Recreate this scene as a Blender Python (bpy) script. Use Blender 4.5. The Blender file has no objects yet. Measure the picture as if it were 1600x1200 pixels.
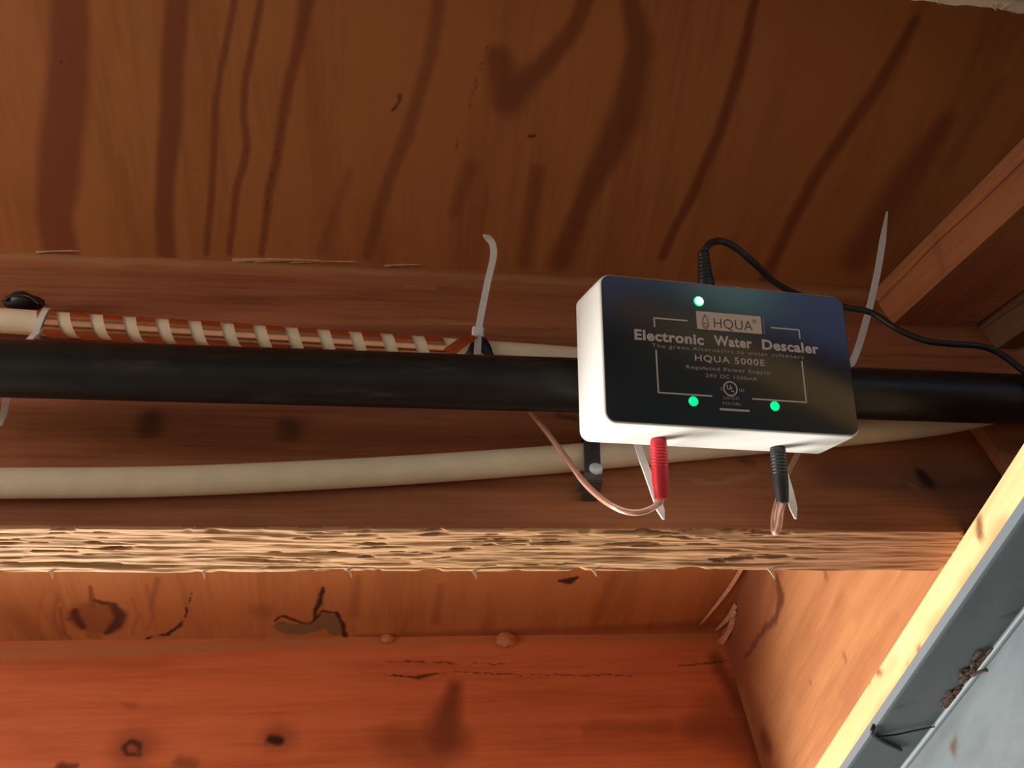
import bpy, bmesh, math, random
import numpy as np
from mathutils import Vector, Matrix

random.seed(7)
SC = bpy.context.scene
COL = SC.collection

# ------------------------------------------------------------------ camera
CZ = 1.10                      # camera height above the ground under the floor
F = 1400.0                     # focal length in pixels of a 1600 px wide frame
CAM = np.array([[0.9922177, -0.0971256, -0.0779143],
                [-0.0236262, -0.7612294, 0.6480522],
                [-0.1222532, -0.6411680, -0.7576000]])
cd = bpy.data.cameras.new('camera'); cam = bpy.data.objects.new('camera', cd); COL.objects.link(cam)
cd.sensor_width = 36.0; cd.lens = F * 36.0 / 1600.0; cd.clip_start = 0.01
mw = Matrix(CAM.T.tolist()).to_4x4(); mw.translation = (0, 0, CZ)
cam.matrix_world = mw
SC.camera = cam

# ------------------------------------------------------------------ light and exposure
wd = bpy.data.worlds.new('world'); SC.world = wd; wd.use_nodes = True
bg = wd.node_tree.nodes['Background']
bg.inputs[0].default_value = (0.62, 0.80, 0.86, 1); bg.inputs[1].default_value = 0.08

def area_light(name, loc, target, sx, sy, power, color):
    d = bpy.data.lights.new(name, 'AREA'); d.shape = 'RECTANGLE'; d.size = sx; d.size_y = sy
    d.energy = power; d.color = color
    o = bpy.data.objects.new(name, d); COL.objects.link(o)
    o.location = loc
    o.rotation_euler = (Vector(target) - Vector(loc)).to_track_quat('-Z', 'Y').to_euler()
    return o
# daylight coming in through the open side of the floor, low on the left
area_light('daylight_opening', (-0.80, 1.36, CZ - 0.09), (0.2, 0.40, CZ + 0.40), 0.9, 0.5, 50, (1.0, 0.95, 0.87))
# added fill lamps left of the bays, to brighten rear joist and ceiling
area_light('bay_fill_rear', (-0.62, 0.56, CZ + 0.24), (0.1, 0.80, CZ + 0.40), 0.25, 0.25, 1.1, (1.0, 0.90, 0.78))
area_light('bay_fill_front', (-0.88, 0.14, CZ + 0.37), (0.1, 0.27, CZ + 0.60), 0.22, 0.22, 2.5, (1.0, 0.88, 0.74))
# sun on the open ground outside the edge of the floor
sd = bpy.data.lights.new('sun', 'SUN'); sd.energy = 3.6; sd.angle = 0.01; sd.color = (1.0, 0.95, 0.87)
so = bpy.data.objects.new('sun', sd); COL.objects.link(so); so.location = (0, 0, 5)
so.rotation_euler = Vector((0.10, -0.16, -1.0)).to_track_quat('-Z', 'Y').to_euler()
# added lamps behind the viewer, mirrored as blue and green in the label
area_light('reflection_lamp_blue', (1.95, -2.55, CZ + 0.18), (0.18, 0.27, CZ + 0.40), 2.6, 0.45, 5.0, (0.40, 0.46, 0.90))
area_light('reflection_lamp_green', (1.56, -1.93, CZ + 0.24), (0.18, 0.27, CZ + 0.40), 0.26, 0.26, 0.40, (0.35, 0.85, 0.40))

SC.view_settings.view_transform = 'Standard'
SC.view_settings.look = 'None'
SC.view_settings.exposure = 0.0
SC.view_settings.gamma = 1.0
SC.view_settings.use_curve_mapping = False

# ------------------------------------------------------------------ levels of the place
ZC = CZ + 0.620      # underside of the plywood floor
ZB = CZ + 0.3433     # underside of the joists
YA0, YA1 = 0.4034, 0.4415
YB0, YB1 = 0.9207, 0.9588
XPL = 0.354          # left side of the sill plate
XBK = 0.399          # left side of the blocking


def at(x, y, ax, v):
    """point where the view ray of a measured photo position meets the plane coord[ax] = v"""
    d = CAM.T @ np.array([(x - 800) / F, -(y - 600) / F, -1.0])
    if ax == 2: v = v - CZ
    p = d * (v / d[ax])
    return Vector((p[0], p[1], p[2] + CZ))

lin = np.linspace
# ------------------------------------------------------------------ numpy value noise
def _hash(i, j, k, s):
    n = (i * 73856093) ^ (j * 19349663) ^ (k * 83492791) ^ (s * 2654435761 & 0x7fffffff)
    n = (n ^ (n >> 13)) * 1274126177 & 0x7fffffff
    return ((n ^ (n >> 16)) & 0xffff) / 65535.0

def vnoise(P, seed=0):
    I = np.floor(P).astype(np.int64); f = P - I; f = f * f * (3 - 2 * f)
    r = 0
    for a in (0, 1):
        for b in (0, 1):
            for c in (0, 1):
                w = (f[:, 0] if a else 1 - f[:, 0]) * (f[:, 1] if b else 1 - f[:, 1]) * (f[:, 2] if c else 1 - f[:, 2])
                r = r + w * _hash(I[:, 0] + a, I[:, 1] + b, I[:, 2] + c, seed)
    return r

def fbm(P, seed=0, oct=4):
    r = 0; a = 0.5
    for o in range(oct):
        r = r + a * vnoise(P * (2 ** o), seed + o * 17); a *= 0.5
    return r

def smooth(e0, e1, x):
    t = np.clip((x - e0) / (e1 - e0), 0, 1); return t * t * (3 - 2 * t)

def polydist(P, pts):
    """distance of points to a polyline whose points carry a radius; value 1 = at the radius"""
    best = np.full(len(P), 1e9)
    for (a, ra), (b, rb) in zip(pts[:-1], pts[1:]):
        a = np.array(a); b = np.array(b); ab = b - a
        t = np.clip(((P - a) @ ab) / max(ab @ ab, 1e-12), 0, 1)
        d = np.linalg.norm(P - (a + t[:, None] * ab), axis=1) / (ra + (rb - ra) * t)
        best = np.minimum(best, d)
    return best

# ------------------------------------------------------------------ objects
def mesh_obj(name, verts, faces, mat, parent=None, loc=None, smooth_=False, attrs=None):
    me = bpy.data.meshes.new(name)
    L = Vector(loc) if loc is not None else Vector((0, 0, 0))
    V = np.asarray(verts, dtype=float).reshape(-1, 3) - np.array(L)
    if isinstance(faces, np.ndarray):
        me.vertices.add(len(V)); me.vertices.foreach_set('co', V.astype(np.float32).ravel())
        me.loops.add(faces.size); me.loops.foreach_set('vertex_index', faces.astype(np.int32).ravel())
        me.polygons.add(len(faces)); me.polygons.foreach_set('loop_start', np.arange(0, faces.size, 4, dtype=np.int32))
        me.update(calc_edges=True)
    else:
        me.from_pydata(V.tolist(), [], faces)
    if attrs:
        for k, v in attrs.items():
            at_ = me.attributes.new(k, 'FLOAT', 'POINT'); at_.data.foreach_set('value', np.asarray(v, dtype=np.float32))
    if smooth_:
        me.polygons.foreach_set('use_smooth', [True] * len(me.polygons))
    if mat: me.materials.append(mat)
    me.update()
    o = bpy.data.objects.new(name, me); COL.objects.link(o)
    if parent is not None: o.parent = parent
    else: o.location = L
    return o

def thing(name, label, cat, loc, group=None):
    o = bpy.data.objects.new(name, None); COL.objects.link(o); o.empty_display_size = 0.02
    o.location = loc; o['label'] = label; o['category'] = cat
    if group: o['group'] = group
    return o

def tag(o, label=None, cat=None, group=None, kind=None):
    if label: o['label'] = label
    if cat: o['category'] = cat
    if group: o['group'] = group
    if kind: o['kind'] = kind
    return o

def part(name, vf, mat, root, smooth_=False, parent=None, attrs=None):
    """mesh given in world coordinates, child of root (or of a part of root)"""
    o = mesh_obj(name, vf[0], vf[1], mat, parent or root, root.location, smooth_, attrs)
    return o

# ------------------------------------------------------------------ shapes (world coordinates)
def catmull(pts, n=8):
    pts = [np.array(p, dtype=float) for p in pts]
    P = [2 * pts[0] - pts[1]] + pts + [2 * pts[-1] - pts[-2]]
    out = []
    for i in range(1, len(P) - 2):
        p0, p1, p2, p3 = P[i - 1], P[i], P[i + 1], P[i + 2]
        for k in range(n):
            t = k / n
            out.append(0.5 * ((2 * p1) + (-p0 + p2) * t + (2 * p0 - 5 * p1 + 4 * p2 - p3) * t * t + (-p0 + 3 * p1 - 3 * p2 + p3) * t ** 3))
    out.append(pts[-1]); return np.array(out)

def frames(path):
    T = np.gradient(path, axis=0); T /= np.linalg.norm(T, axis=1)[:, None] + 1e-12
    n = np.cross(T[0], (0.3, 0.2, 1.0)); n /= np.linalg.norm(n)
    N = []
    for t in T:
        n = n - t * (n @ t); n /= np.linalg.norm(n); N.append(n)
    N = np.array(N); return T, N, np.cross(T, N)

def tube(path, rad, sides=16):
    path = np.array(path, dtype=float); m = len(path)
    rad = np.broadcast_to(np.asarray(rad, dtype=float), (m,))
    T, N, B = frames(path)
    a = np.linspace(0, 2 * np.pi, sides, endpoint=False)
    V = (path[:, None, :] + rad[:, None, None] * (np.cos(a)[None, :, None] * N[:, None, :] + np.sin(a)[None, :, None] * B[:, None, :])).reshape(-1, 3)
    Fc = []
    for i in range(m - 1):
        for j in range(sides):
            k = (j + 1) % sides
            Fc.append((i * sides + j, i * sides + k, (i + 1) * sides + k, (i + 1) * sides + j))
    Fc.append(tuple(range(sides))[::-1]); Fc.append(tuple((m - 1) * sides + j for j in range(sides)))
    return V, Fc

def ribbon(path, side, width, thick, closed=False):
    """flat strap: path points, side vectors (across the strap), width and thickness per point"""
    path = np.array(path, dtype=float); m = len(path)
    S = np.broadcast_to(np.asarray(side, dtype=float), (m, 3))
    w = np.broadcast_to(np.asarray(width, dtype=float), (m,)); th = np.broadcast_to(np.asarray(thick, dtype=float), (m,))
    if closed:
        T = np.roll(path, -1, 0) - np.roll(path, 1, 0)
    else:
        T = np.gradient(path, axis=0)
    T /= np.linalg.norm(T, axis=1)[:, None] + 1e-12
    S = S - T * np.sum(S * T, axis=1)[:, None]; S = S / np.linalg.norm(S, axis=1)[:, None]
    N = np.cross(T, S)
    V = []
    for i in range(m):
        for a, b in ((-.5, -.5), (.5, -.5), (.5, .5), (-.5, .5)):
            V.append(path[i] + S[i] * w[i] * a + N[i] * th[i] * b)
    Fc = []
    for i in range(m if closed else m - 1):
        i2 = (i + 1) % m
        for j in range(4):
            k = (j + 1) % 4
            Fc.append((i * 4 + j, i * 4 + k, i2 * 4 + k, i2 * 4 + j))
    if not closed:
        Fc.append((3, 2, 1, 0)); e = (m - 1) * 4; Fc.append((e, e + 1, e + 2, e + 3))
    return np.array(V), Fc

def merge(*vfs):
    V = []; Fc = []; n = 0
    for v, f in vfs:
        V.append(np.asarray(v)); Fc += [tuple(i + n for i in q) for q in f]; n += len(v)
    return np.concatenate(V), Fc

def bevel_box(center, axes, size, bev=0.001, seg=2):
    bm = bmesh.new(); bmesh.ops.create_cube(bm, size=1.0)
    for v in bm.verts: v.co = Vector((v.co.x * size[0], v.co.y * size[1], v.co.z * size[2]))
    if bev > 0: bmesh.ops.bevel(bm, geom=bm.edges[:], offset=bev, segments=seg, affect='EDGES', profile=0.5)
    A = np.array(axes, dtype=float); c = np.array(center, dtype=float)
    bm.verts.index_update()
    V = np.array([v.co[:] for v in bm.verts]) @ A + c
    Fc = [tuple(v.index for v in f.verts) for f in bm.faces]
    bm.free(); return V, Fc

ID = np.eye(3)

def graded_box(xs, ys, zs, disp=None):
    """closed box of six grids with given coordinate stops along each axis"""
    xs, ys, zs = (np.asarray(a, dtype=float) for a in (xs, ys, zs))
    Vs = []; Fs = []; n = 0
    def face(a, b, fixed_axis, value, order, flip):
        nonlocal n
        A, B = np.meshgrid(a, b, indexing='ij')
        P = np.empty(A.shape + (3,)); P[..., order[0]] = A; P[..., order[1]] = B; P[..., fixed_axis] = value
        idx = np.arange(A.size).reshape(A.shape) + n
        q = np.stack([idx[:-1, :-1], idx[1:, :-1], idx[1:, 1:], idx[:-1, 1:]], -1).reshape(-1, 4)
        if flip: q = q[:, ::-1]
        Vs.append(P.reshape(-1, 3)); Fs.append(q); n += A.size
    for k, f in ((0, True), (-1, False)):
        face(xs, ys, 2, zs[k], (0, 1), f)
        face(ys, zs, 0, xs[k], (1, 2), f)
        face(zs, xs, 1, ys[k], (2, 0), f)
    V = np.concatenate(Vs); Q = np.concatenate(Fs)
    if disp is not None: V = disp(V)
    return V, Q

def grid_box(o, ax, size, div, disp=None):
    return graded_box(*[np.linspace(o[k], o[k] + size[k], div[k] + 1) for k in range(3)], disp)

# ------------------------------------------------------------------ materials
def new_mat(name):
    m = bpy.data.materials.new(name); m.use_nodes = True
    nt = m.node_tree; b = nt.nodes['Principled BSDF']; return m, nt, b

def plain(name, col, rough=0.5, metal=0.0, spec=0.5, bump=0.0, bscale=200.0, var=0.0, trans=0.0, coat=0.0):
    m, nt, b = new_mat(name)
    b.inputs['Roughness'].default_value = rough; b.inputs['Metallic'].default_value = metal
    b.inputs['Specular IOR Level'].default_value = spec
    b.inputs['Transmission Weight'].default_value = trans
    b.inputs['Coat Weight'].default_value = coat
    tc = nt.nodes.new('ShaderNodeTexCoord'); nz = nt.nodes.new('ShaderNodeTexNoise')
    nz.inputs['Scale'].default_value = bscale; nz.inputs['Detail'].default_value = 4
    nt.links.new(tc.outputs['Object'], nz.inputs['Vector'])
    rp = nt.nodes.new('ShaderNodeValToRGB')
    rp.color_ramp.elements[0].position = 0.3; rp.color_ramp.elements[1].position = 0.7
    rp.color_ramp.elements[0].color = tuple(c * (1 - var) for c in col) + (1,)
    rp.color_ramp.elements[1].color = tuple(min(1, c * (1 + var)) for c in col) + (1,)
    nt.links.new(nz.outputs['Fac'], rp.inputs['Fac']); nt.links.new(rp.outputs['Color'], b.inputs['Base Color'])
    if bump > 0:
        bp = nt.nodes.new('ShaderNodeBump'); bp.inputs['Strength'].default_value = bump; bp.inputs['Distance'].default_value = 0.001
        nt.links.new(nz.outputs['Fac'], bp.inputs['Height']); nt.links.new(bp.outputs['Normal'], b.inputs['Normal'])
    return m

def wood(name, dark, light, grain=0, scale=1.0, stretch=14.0, stain_shade=(0.05, 0.02, 0.012), pale=(0.5, 0.33, 0.2), knot=(0.03, 0.012, 0.008),
         rough=0.75, bump=0.35, spec=0.25, contrast=0.22):
    """grain: object axis along the fibres; masks 'stain', 'pale', 'knot' come from the mesh"""
    m, nt, b = new_mat(name); N = nt.nodes; L = nt.links
    b.inputs['Roughness'].default_value = rough; b.inputs['Specular IOR Level'].default_value = spec
    tc = N.new('ShaderNodeTexCoord'); mp = N.new('ShaderNodeMapping')
    s = [42.0 * scale] * 3; s[grain] = 42.0 * scale / stretch
    mp.inputs['Scale'].default_value = s
    L.new(tc.outputs['Object'], mp.inputs['Vector'])
    n1 = N.new('ShaderNodeTexNoise'); n1.inputs['Scale'].default_value = 1.0; n1.inputs['Detail'].default_value = 5; n1.inputs['Distortion'].default_value = 0.6
    L.new(mp.outputs['Vector'], n1.inputs['Vector'])
    n2 = N.new('ShaderNodeTexNoise'); n2.inputs['Scale'].default_value = 7.0; n2.inputs['Detail'].default_value = 4
    L.new(mp.outputs['Vector'], n2.inputs['Vector'])
    n3 = N.new('ShaderNodeTexNoise'); n3.inputs['Scale'].default_value = 9.0; n3.inputs['Detail'].default_value = 3
    L.new(tc.outputs['Object'], n3.inputs['Vector'])
    a = N.new('ShaderNodeMath'); a.operation = 'MULTIPLY_ADD'; a.inputs[1].default_value = 0.45
    L.new(n2.outputs['Fac'], a.inputs[0]); L.new(n1.outputs['Fac'], a.inputs[2])
    a2 = N.new('ShaderNodeMath'); a2.operation = 'MULTIPLY_ADD'; a2.inputs[1].default_value = 0.35
    L.new(n3.outputs['Fac'], a2.inputs[0]); L.new(a.outputs[0], a2.inputs[2])
    rp = N.new('ShaderNodeValToRGB')
    rp.color_ramp.elements[0].position = 0.9 - contrast; rp.color_ramp.elements[1].position = 0.9 + contrast
    rp.color_ramp.elements[0].color = (*dark, 1); rp.color_ramp.elements[1].color = (*light, 1)
    L.new(a2.outputs[0], rp.inputs['Fac'])
    col = rp.outputs['Color']
    for nm, c in (('pale', pale), ('stain_shade', stain_shade), ('knot', knot)):
        at_ = N.new('ShaderNodeAttribute'); at_.attribute_name = nm
        mx = N.new('ShaderNodeMix'); mx.data_type = 'RGBA'
        L.new(at_.outputs['Fac'], mx.inputs[0]); L.new(col, mx.inputs[6]); mx.inputs[7].default_value = (*c, 1)
        col = mx.outputs[2]
    L.new(col, b.inputs['Base Color'])
    bp = N.new('ShaderNodeBump'); bp.inputs['Strength'].default_value = bump; bp.inputs['Distance'].default_value = 0.002
    L.new(a.outputs[0], bp.inputs['Height']); L.new(bp.outputs['Normal'], b.inputs['Normal'])
    return m

def emit(name, col, strength, core=None):
    m, nt, b = new_mat(name)
    b.inputs['Base Color'].default_value = (*col, 1)
    b.inputs['Emission Color'].default_value = (*col, 1); b.inputs['Emission Strength'].default_value = strength
    return m

M_PLY = wood('plywood', (0.34, 0.115, 0.036), (0.47, 0.17, 0.055), grain=1, scale=0.7, stretch=12, stain_shade=(0.20, 0.050, 0.022), pale=(0.19, 0.11, 0.05), knot=(0.055, 0.016, 0.010), bump=0.12, contrast=0.3)
M_JA = wood('old_joist_wood', (0.25, 0.078, 0.034), (0.43, 0.165, 0.075), grain=0, stretch=22, stain_shade=(0.06, 0.022, 0.013), pale=(0.60, 0.345, 0.17), bump=0.4)
M_JB = wood('red_joist_wood', (0.41, 0.125, 0.055), (0.55, 0.19, 0.088), grain=0, scale=0.8, stretch=18, stain_shade=(0.10, 0.030, 0.016), pale=(0.40, 0.20, 0.09), knot=(0.035, 0.015, 0.012), bump=0.15)
M_BLK = wood('block_wood', (0.35, 0.140, 0.053), (0.45, 0.20, 0.080), grain=1, scale=0.8, stretch=14, stain_shade=(0.24, 0.07, 0.03), pale=(0.6, 0.38, 0.22), knot=(0.12, 0.035, 0.018), bump=0.2)
M_PLATE = wood('pine_plate', (0.72, 0.45, 0.19), (0.86, 0.62, 0.32), grain=1, scale=0.8, stretch=16, stain_shade=(0.50, 0.25, 0.09), pale=(0.85, 0.65, 0.38), knot=(0.24, 0.10, 0.035), bump=0.15)
M_BRACE = wood('brace_wood', (0.36, 0.13, 0.055), (0.52, 0.20, 0.085), grain=0, stretch=18, stain_shade=(0.16, 0.06, 0.03), bump=0.3)
M_SHADEWOOD = wood('shaded_brace_wood', (0.13, 0.06, 0.032), (0.22, 0.11, 0.06), grain=0, stretch=18, bump=0.4)  # brace wood with its shade put into a darker colour
M_NEAR = wood('pale_joist_wood', (0.42, 0.30, 0.19), (0.62, 0.48, 0.34), grain=0, stretch=18, pale=(0.8, 0.68, 0.55), bump=0.5)
M_SPL = plain('splinter_wood', (0.55, 0.30, 0.16), 0.8, var=0.2, bump=0.3, bscale=300)
M_SPLP = plain('pale_splinter_wood', (0.72, 0.55, 0.40), 0.8, var=0.15, bump=0.3, bscale=300)
M_PIPEW = plain('cream_pipe_plastic', (0.90, 0.74, 0.53), 0.55, var=0.06, bump=0.05, bscale=60)
M_PIPEB = plain('black_pipe_plastic', (0.013, 0.012, 0.012), 0.4, var=0.35, bump=0.05, bscale=60, spec=0.4)
M_COPPER = plain('copper', (0.90, 0.44, 0.26), 0.24, metal=1.0, var=0.08, bscale=80)
_n = M_PIPEB.node_tree; _b = _n.nodes['Principled BSDF']; _mix = _n.nodes.new('ShaderNodeMix'); _mix.data_type = 'RGBA'
_src = _b.inputs['Base Color'].links[0].from_socket
_tc = _n.nodes.new('ShaderNodeTexCoord'); _mp = _n.nodes.new('ShaderNodeMapping'); _mp.inputs['Scale'].default_value = (14, 70, 70)
_nz = _n.nodes.new('ShaderNodeTexNoise'); _nz.inputs['Scale'].default_value = 1.0; _nz.inputs['Detail'].default_value = 8; _nz.inputs['Roughness'].default_value = 0.7
_mr = _n.nodes.new('ShaderNodeMapRange'); _mr.inputs[1].default_value = 0.57; _mr.inputs[2].default_value = 0.78; _mr.inputs[4].default_value = 0.75
_n.links.new(_tc.outputs['Object'], _mp.inputs['Vector']); _n.links.new(_mp.outputs['Vector'], _nz.inputs['Vector']); _n.links.new(_nz.outputs['Fac'], _mr.inputs[0])
_n.links.new(_mr.outputs[0], _mix.inputs[0]); _n.links.new(_src, _mix.inputs[6]); _mix.inputs[7].default_value = (0.085, 0.075, 0.068, 1)
_n.links.new(_mix.outputs[2], _b.inputs['Base Color'])
M_TAPE = plain('black_tape', (0.012, 0.012, 0.013), 0.5, var=0.3, bump=0.2, bscale=150)
M_TIE = plain('white_nylon', (0.88, 0.85, 0.82), 0.45, var=0.03, trans=0.10)
M_BOX = plain('white_box_plastic', (0.84, 0.84, 0.82), 0.42, var=0.02)
M_LABEL = plain('black_label_film', (0.008, 0.011, 0.015), 0.15, var=0.25, bscale=30, spec=0.5)
M_INK = plain('label_ink', (0.72, 0.60, 0.55), 0.4)
M_INKD = plain('faint_label_ink', (0.40, 0.34, 0.33), 0.4)
M_LOGO = plain('logo_plate_ink', (0.80, 0.62, 0.50), 0.4)
M_LOGOT = plain('logo_text_ink', (0.075, 0.05, 0.045), 0.4)
M_DROP = plain('logo_drop_ink', (0.22, 0.19, 0.17), 0.4)
M_BAR = plain('violet_bar_ink', (0.20, 0.16, 0.22), 0.4)
M_RED = plain('red_rubber', (0.62, 0.012, 0.028), 0.42, var=0.1)
M_BLACK = plain('black_rubber', (0.016, 0.018, 0.020), 0.42, var=0.2)
M_WIRE = plain('clear_sheathed_copper_wire', (0.80, 0.44, 0.33), 0.25, metal=0.35, var=0.1, coat=0.6)
M_STRAP = plain('black_steel_strap', (0.10, 0.10, 0.105), 0.42, metal=0.4, var=0.2)
M_BOLT = plain('zinc_bolt', (0.66, 0.74, 0.80), 0.4, metal=0.1, var=0.1)
M_STEEL = wood('grey_painted_steel', (0.115, 0.145, 0.162), (0.155, 0.19, 0.21), grain=1, scale=0.5, stretch=3, stain_shade=(0.045, 0.04, 0.036), pale=(0.36, 0.41, 0.43), knot=(0.09, 0.045, 0.025), rough=0.5, bump=0.06, spec=0.5)
M_FLANGE = wood('dark_painted_steel', (0.045, 0.056, 0.062), (0.066, 0.079, 0.086), grain=1, scale=0.5, stretch=3, stain_shade=(0.022, 0.020, 0.018), pale=(0.19, 0.23, 0.27), knot=(0.07, 0.035, 0.02), rough=0.5, bump=0.06, spec=0.5)
M_DIRT = plain('dirt', (0.062, 0.034, 0.022), 0.95, var=0.4, bump=0.8, bscale=250)
M_LUMP = plain('tan_mud', (0.48, 0.22, 0.12), 0.9, var=0.2, bump=0.5, bscale=200)
M_GROUND = plain('ground_soil', (0.25, 0.22, 0.18), 0.95, var=0.3, bump=0.5, bscale=12)
M_LED = emit('green_led', (0.0, 0.80, 0.27), 1.0)
M_LED1 = emit('bright_green_led', (0.52, 1.0, 0.68), 1.4)

# ------------------------------------------------------------------ masks on wood
def masks(V, stains_shades=(), pales=(), knots=(), warp=0.004, wf=40.0, seed=3, kwarp=None):
    """each entry: list of (point, radius) along a polyline, strength, softness"""
    W = V + warp * (np.stack([fbm(V * wf + 5, seed + i, 3) for i in range(3)], 1) - 0.47) * 2 + warp * 0.35 * (np.stack([fbm(V * wf * 7 + 5, seed + 7 + i, 2) for i in range(3)], 1) - 0.4)
    W0 = W
    out = {}
    for nm, lst in (('stain_shade', stains_shades), ('pale', pales), ('knot', knots)):
        r = np.zeros(len(V)); W = W0
        if nm != 'stain_shade' and kwarp:
            W = V + kwarp * (np.stack([fbm(V * 70 + 3, seed + 50 + i, 3) for i in range(3)], 1) - 0.44) * 2 + kwarp * .8 * (np.stack([fbm(V * 260 + 3, seed + 60 + i, 2) for i in range(3)], 1) - 0.38)
        for pts, strength, soft in lst:
            if len(pts) == 1: pts = [pts[0], (np.array(pts[0][0]) + 1e-6, pts[0][1])]
            c = np.array([p for p, _ in pts]); m = max(q for _, q in pts) * 2.1
            sel = np.all((W > c.min(0) - m) & (W < c.max(0) + m), axis=1)
            if not sel.any(): continue
            d = polydist(W[sel], pts)
            r[sel] = np.maximum(r[sel], strength * (1 - smooth(1 - soft, 1 + soft, d)))
        out[nm] = r
    return out

def pl(pxs, ax, v, pw=None):
    """polyline from measured photo positions on a plane: (x, y, width in px)"""
    out = []
    for x, y, w in pxs:
        p = at(x, y, ax, v); q = at(x + 1, y, ax, v); s = (Vector(q) - Vector(p)).length
        out.append((np.array(p), max(0.5 * w * s, 1e-4)))
    return out

# ================================================================== SETTING
# ground under the floor
V, Fc = grid_box((-6, -6, -0.1), ID, (12, 12, 0.1), (24, 24, 1), lambda V: V + np.stack([0 * V[:, 0], 0 * V[:, 0], np.where(V[:, 2] > -0.05, 0.05 * (fbm(V * 1.5, 9) - 0.6), 0)], 1))
tag(mesh_obj('floor', V, Fc, M_GROUND), 'bare brown soil under the raised floor', kind='structure')

# plywood floor seen from below
CEX0, CEX1, CEY0, CEY1 = -1.25, 3.2, -0.35, 3.0
st = []
C = lambda pts: pl(pts, 2, ZC)
for pts, s, soft in (
    ([(108, -30, 56), (105, 120, 62), (98, 200, 70), (92, 270, 66), (85, 330, 54), (95, 390, 56)], .75, .35),
    ([(280, -30, 36), (268, 100, 38), (266, 180, 38), (258, 280, 30), (258, 392, 32)], .8, .4),
    ([(372, -30, 11), (345, 100, 11), (336, 200, 12), (332, 300, 11), (322, 395, 10)], .75, .6),
    ([(410, -30, 10), (385, 110, 12), (382, 180, 11), (386, 230, 12), (370, 300, 12), (358, 395, 9)], .75, .6),
    ([(485, -30, 22), (457, 100, 17), (437, 220, 14), (420, 300, 13), (408, 395, 11)], .75, .7),
    ([(690, -30, 24), (672, 80, 22), (642, 190, 20), (606, 280, 19), (572, 400, 18)], .6, .7),
    ([(545, 270, 14), (500, 390, 18)], .35, .9),
    ([(735, 260, 26), (712, 330, 20)], .5, .8), ([(838, 270, 24), (818, 410, 24)], .6, .8),
    ([(780, 90, 40), (795, 150, 58), (845, 105, 34), (895, 45, 26), (925, -30, 24)], .75, .6),
    ([(975, -30, 22), (1000, 70, 40), (978, 180, 50), (945, 250, 46), (910, 320, 30), (875, 410, 40)], .8, .6),
    ([(1190, -30, 14), (1150, 120, 18), (1120, 210, 18), (1085, 300, 17), (1058, 345, 14), (1035, 400, 14)], .85, .6),
    ([(1430, 30, 14), (1380, 120, 22), (1332, 190, 22), (1270, 280, 22), (1228, 365, 20), (1195, 440, 20)], .8, .7),
    ([(1475, 190, 26), (1410, 290, 52), (1340, 400, 54)], .7, .9),
    ([(1560, 130, 20), (1480, 260, 24)], .3, .9),
    ([(645, 205, 13), (600, 290, 8)], .5, .9)):
    st.append((C(pts), s, soft))
kn = [(C([(623, 152, 6), (617, 172, 5)]), .8, .6), (C([(824, 213, 3), (835, 212, 5)]), 1, .4), (C([(24, 195, 3), (24, 199, 3)]), .9, .5),
      (C([(96, 95, 3), (96, 96, 3)]), .8, .5), (C([(989, 224, 4), (990, 226, 4)]), .7, .7), (C([(440, 190, 2), (424, 270, 2), (412, 360, 2)]), .8, .5),
      (C([(765, 60, 2), (742, 140, 2), (708, 245, 1.5)]), .7, .5), (C([(190, 286, 3), (190, 287, 3)]), .7, .5), (C([(300, 262, 2.5), (300, 263, 2.5)]), .5, .5)]
# second bay: knot ring, patch, cracks
for pts in ([(158, 942, 8), (176, 945, 16), (187, 960, 22), (181, 978, 18), (166, 990, 9)], [(117, 952, 8), (121, 966, 20), (129, 982, 12)], [(136, 993, 6), (158, 997, 6)], [(150, 938, 9), (160, 943, 11)], [(104, 968, 5), (114, 969, 5)]):
    kn.append((C(pts), .85, .6))
st.append((C([(150, 968, 86), (152, 966, 86)]), .6, .25))
for pts, s_ in (([(92, 930, 5), (84, 965, 7), (96, 1000, 7)], .4), ([(205, 935, 5), (216, 960, 6), (206, 992, 6)], .35), ([(228, 915, 6), (240, 950, 8), (232, 985, 6)], .3), ([(70, 925, 5), (58, 960, 6), (64, 1000, 6)], .25)):
    st.append((C(pts), s_, .9))
st.append((C([(560, 996, 14), (800, 988, 20), (1120, 976, 24)]), .55, .95))  # dark band: contact shade at the rear joist, painted into the ceiling colour
st.append((C([(142, 915, 6), (145, 950, 12)]), .8, .5))
st.append((C([(95, 950, 5), (100, 990, 8), (115, 1005, 6)]), .6, .5))
for pts in ([(225, 999, 5), (262, 990, 7), (283, 978, 8), (290, 958, 5), (300, 925, 3)], [(506, 918, 6), (500, 940, 10), (494, 952, 9), (492, 968, 5)],
            [(430, 970, 5), (445, 963, 7), (465, 972, 6), (485, 973, 5), (505, 956, 6), (525, 955, 5), (538, 975, 8), (541, 995, 8)]):
    kn.append((C(pts), 1.0, .45))
kn.append((C([(876, 908, 8), (888, 908, 16), (900, 902, 8)]), 1.0, .4))
pa = [(C([(442, 980, 28), (465, 986, 26), (495, 976, 34), (518, 968, 36), (526, 984, 30)]), .95, .12)]
st += [(C([(245, 905, 10), (235, 950, 8)]), .5, .8), (C([(408, 955, 34), (409, 955, 34)]), .4, .8), (C([(560, 900, 10), (552, 960, 16)]), .4, .9),
       (C([(690, 915, 12), (680, 970, 14)]), .4, .9), (C([(20, 960, 40), (60, 1000, 30)]), .35, .9), (C([(960, 900, 14), (930, 970, 18)]), .35, .9)]
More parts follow.
